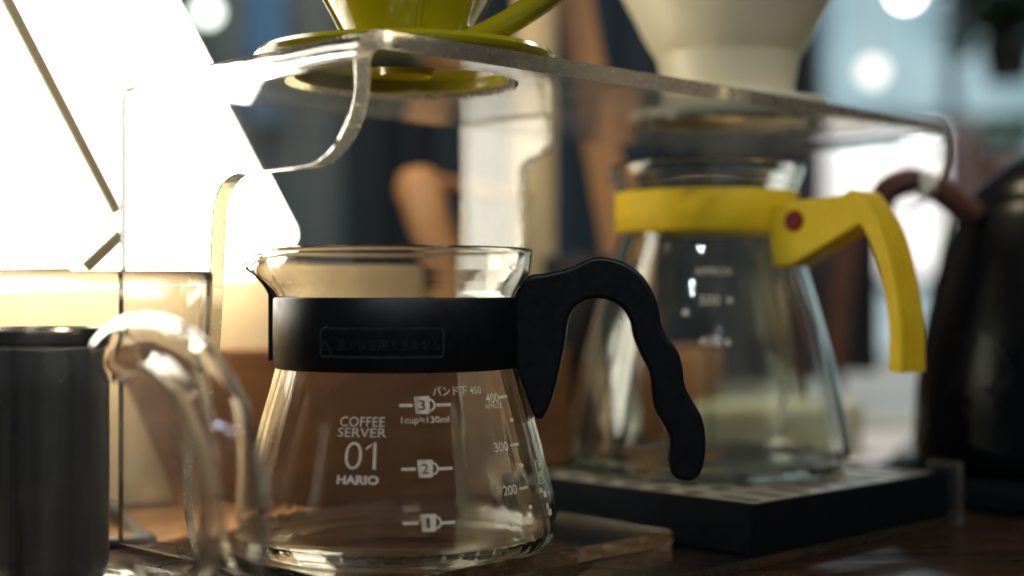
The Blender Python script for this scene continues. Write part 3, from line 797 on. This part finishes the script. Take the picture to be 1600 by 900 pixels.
def grip():
    vs, fs = [], []; n = len(inn)
    ws = [1.2 * w_ for w_ in (-8, -7.4, -5.6, -5.4, -3.3, -3.1, -1.2, -1.0, 1.0, 1.2, 3.1, 3.3, 5.4, 5.6, 7.4, 8)]
    dp = [0.7, 0, 0, 2.4, 2.4, 0, 0, 2.4, 2.4, 0, 0, 2.4, 2.4, 0, 0, 0.7]
    for (iu, iz), (ou, oz) in zip(inn, out):
        du, dz = ou - iu, oz - iz; L = math.hypot(du, dz)
        for w_, d_ in zip(ws, dp):
            f = 1 - d_ / L; vs.append(mp2(iu + du * f, iz + dz * f, w_))
        vs.append(mp2(iu, iz, 8.9)); vs.append(mp2(iu, iz, -8.9))
    row = len(ws) + 2
    for i in range(n - 1):
        for j in range(row):
            j2 = (j + 1) % row
            fs.append((i * row + j, i * row + j2, (i + 1) * row + j2, (i + 1) * row + j))
    fs.append(tuple(range(row))); fs.append(tuple((n - 1) * row + j for j in range(row)))
    return mesh('grip', vs, fs, 'yellow', SB, 25)
grip()
us, zs_ = to_uz(1243, 345, HF)
prism('screw', [(us + 4.3 * math.cos(2 * math.pi * k_ / 28), zs_ + 4.3 * math.sin(2 * math.pi * k_ / 28)) for k_ in range(28)], -9.7, -8.5, mp2, 'red', SB, bevel=0.4)
prism('screw_recess', [(us + 1.4 * math.cos(2 * math.pi * k_ / 12), zs_ + 1.4 * math.sin(2 * math.pi * k_ / 12)) for k_ in range(12)], -9.85, -9.0, mp2, 'darkred', SB)
for s_, x, y, w_, h_ in (('APPROX', 1115, 424, 58, 12), ('500', 1109, 469, 32, 15), ('400', 1109, 533, 34, 15)):
    put_text(s_, x, y, w_, h_, 0.01, S=S2, radf=rad2, parent=G2)
for x, y in ((1140, 469), (1137, 535), (1071, 488)): put_bar(x, y, 9, 9, S=S2, radf=rad2, parent=G2)

# ------------------------------------------------------------------ glass jug with dark steel filter, front left
J = (-143.6, 438.0, 0.0)
JG = thing('glass_jug', 'clear glass jug with thick glass handle in the left foreground', 'jug', J)
oj = catmull([(42, 0.2), (46, 0.8), (48, 3.5), (48.4, 10), (49, 40), (50, 80), (50.5, 103)], 5)
ij = [p_ for p_ in offset_profile(oj, 1.7)[::-1] if p_[1] > 8] + [(44, 6), (40, 5.2), (0, 5.2)]
lathe('glass_body', [(0, 1.2), (30, 0.9), (38, 0.3)] + oj + [(50.3, 104.0), (49.7, 104.3), (49.0, 103.8)] + ij, 'jug', JG, segs=128)
jm = plane_az(math.radians(-50))
hpt = catmull([(51.5, 80), (62, 83.5), (80, 83), (98, 76), (111, 64), (118, 48), (117, 32), (108, 18), (92, 9.6), (75, 9.2), (60, 11), (51.3, 16)], 5)
n_ = len(hpt)
def hollow_tube(name, pts, R, wall, mat, parent, segs=32):
    P = [Vector(p_) for p_ in pts]; n = len(P); vs, fs = [], []; up = Vector((0, 0, 1))
    for i in range(n):
        t_ = (P[min(i + 1, n - 1)] - P[max(i - 1, 0)]).normalized()
        side = t_.cross(up).normalized(); up = side.cross(t_).normalized()
        for rr in (R[i], R[i] - wall):
            for k_ in range(segs):
                a_ = 2 * math.pi * k_ / segs
                vs.append(tuple(P[i] + (side * math.cos(a_) + up * math.sin(a_)) * rr))
    row = 2 * segs
    for i in range(n - 1):
        for k_ in range(segs):
            k2 = (k_ + 1) % segs; a_ = i * row; b_ = a_ + row
            fs.append((a_ + k_, a_ + k2, b_ + k2, b_ + k_))
            fs.append((a_ + segs + k_, b_ + segs + k_, b_ + segs + k2, a_ + segs + k2))
    for a_ in (0, (n - 1) * row):
        for k_ in range(segs):
            k2 = (k_ + 1) % segs; fs.append((a_ + k_, a_ + segs + k_, a_ + segs + k2, a_ + k2))
    return mesh(name, vs, fs, mat, parent, 50)
hollow_tube('handle', [jm(u, z, 0) for u, z in hpt], [8.2] * n_, 1.2, 'jug', JG)
FT = thing('steel_filter', 'dark steel filter cylinder standing inside the glass jug', 'filter', (J[0] + 1.0, J[1], 5.4))
cyl = [(0, 0), (8, 0), (13, 1.2), (16.5, 4.5), (17.8, 9), (18.0, 30), (18.0, 75.6), (17.0, 75.6), (16.8, 12), (0, 8)]
lathe('tube', cyl, 'darksteel', FT, segs=96, smooth=35)
lathe('rim', [(17.0, 75.9), (18.4, 75.9), (18.8, 77.2), (18.5, 78.2), (18.8, 79.4), (18.5, 81.0), (17.8, 81.5), (17.0, 80.8)], 'rimsteel', FT, segs=96, closed=True)

# ------------------------------------------------------------------ black kettle at the right edge
K = (264.0, 690.0, 0.0)
KT = thing('black_kettle', 'black domed kettle standing on its base at the right edge', 'kettle', K)
lathe('power_base', [(0, 0.3), (86, 0.3), (89, 3), (88, 9), (80, 12), (0, 13)], 'tray', KT, segs=96)
lathe('body', catmull([(0, 14), (50, 14), (64, 15), (66.8, 19), (66.5, 35), (65, 55), (60.5, 85), (53, 116), (46, 132), (41, 140)], 5), 'kettle', KT, segs=96)
ld = lathe('lid', [(41.5, 140), (40, 144), (34, 151), (24, 159), (12, 165), (0, 167)], 'kettle', KT, segs=96)
lathe('lid_knob', [(0, 166), (6, 167), (8, 172), (11, 178), (9, 184), (0, 186)], 'tray', ld, segs=32)
kp = catmull([px(1374, 322, 668), px(1388, 296, 668), px(1425, 283, 668), px(1465, 296, 670), px(1500, 322, 672), px(1520, 336, 674)], 5)
tube('handle', [(p_[0] - K[0], p_[1] - K[1], p_[2]) for p_ in kp], [6.5] * len(kp), 'leather', KT, segs=16)
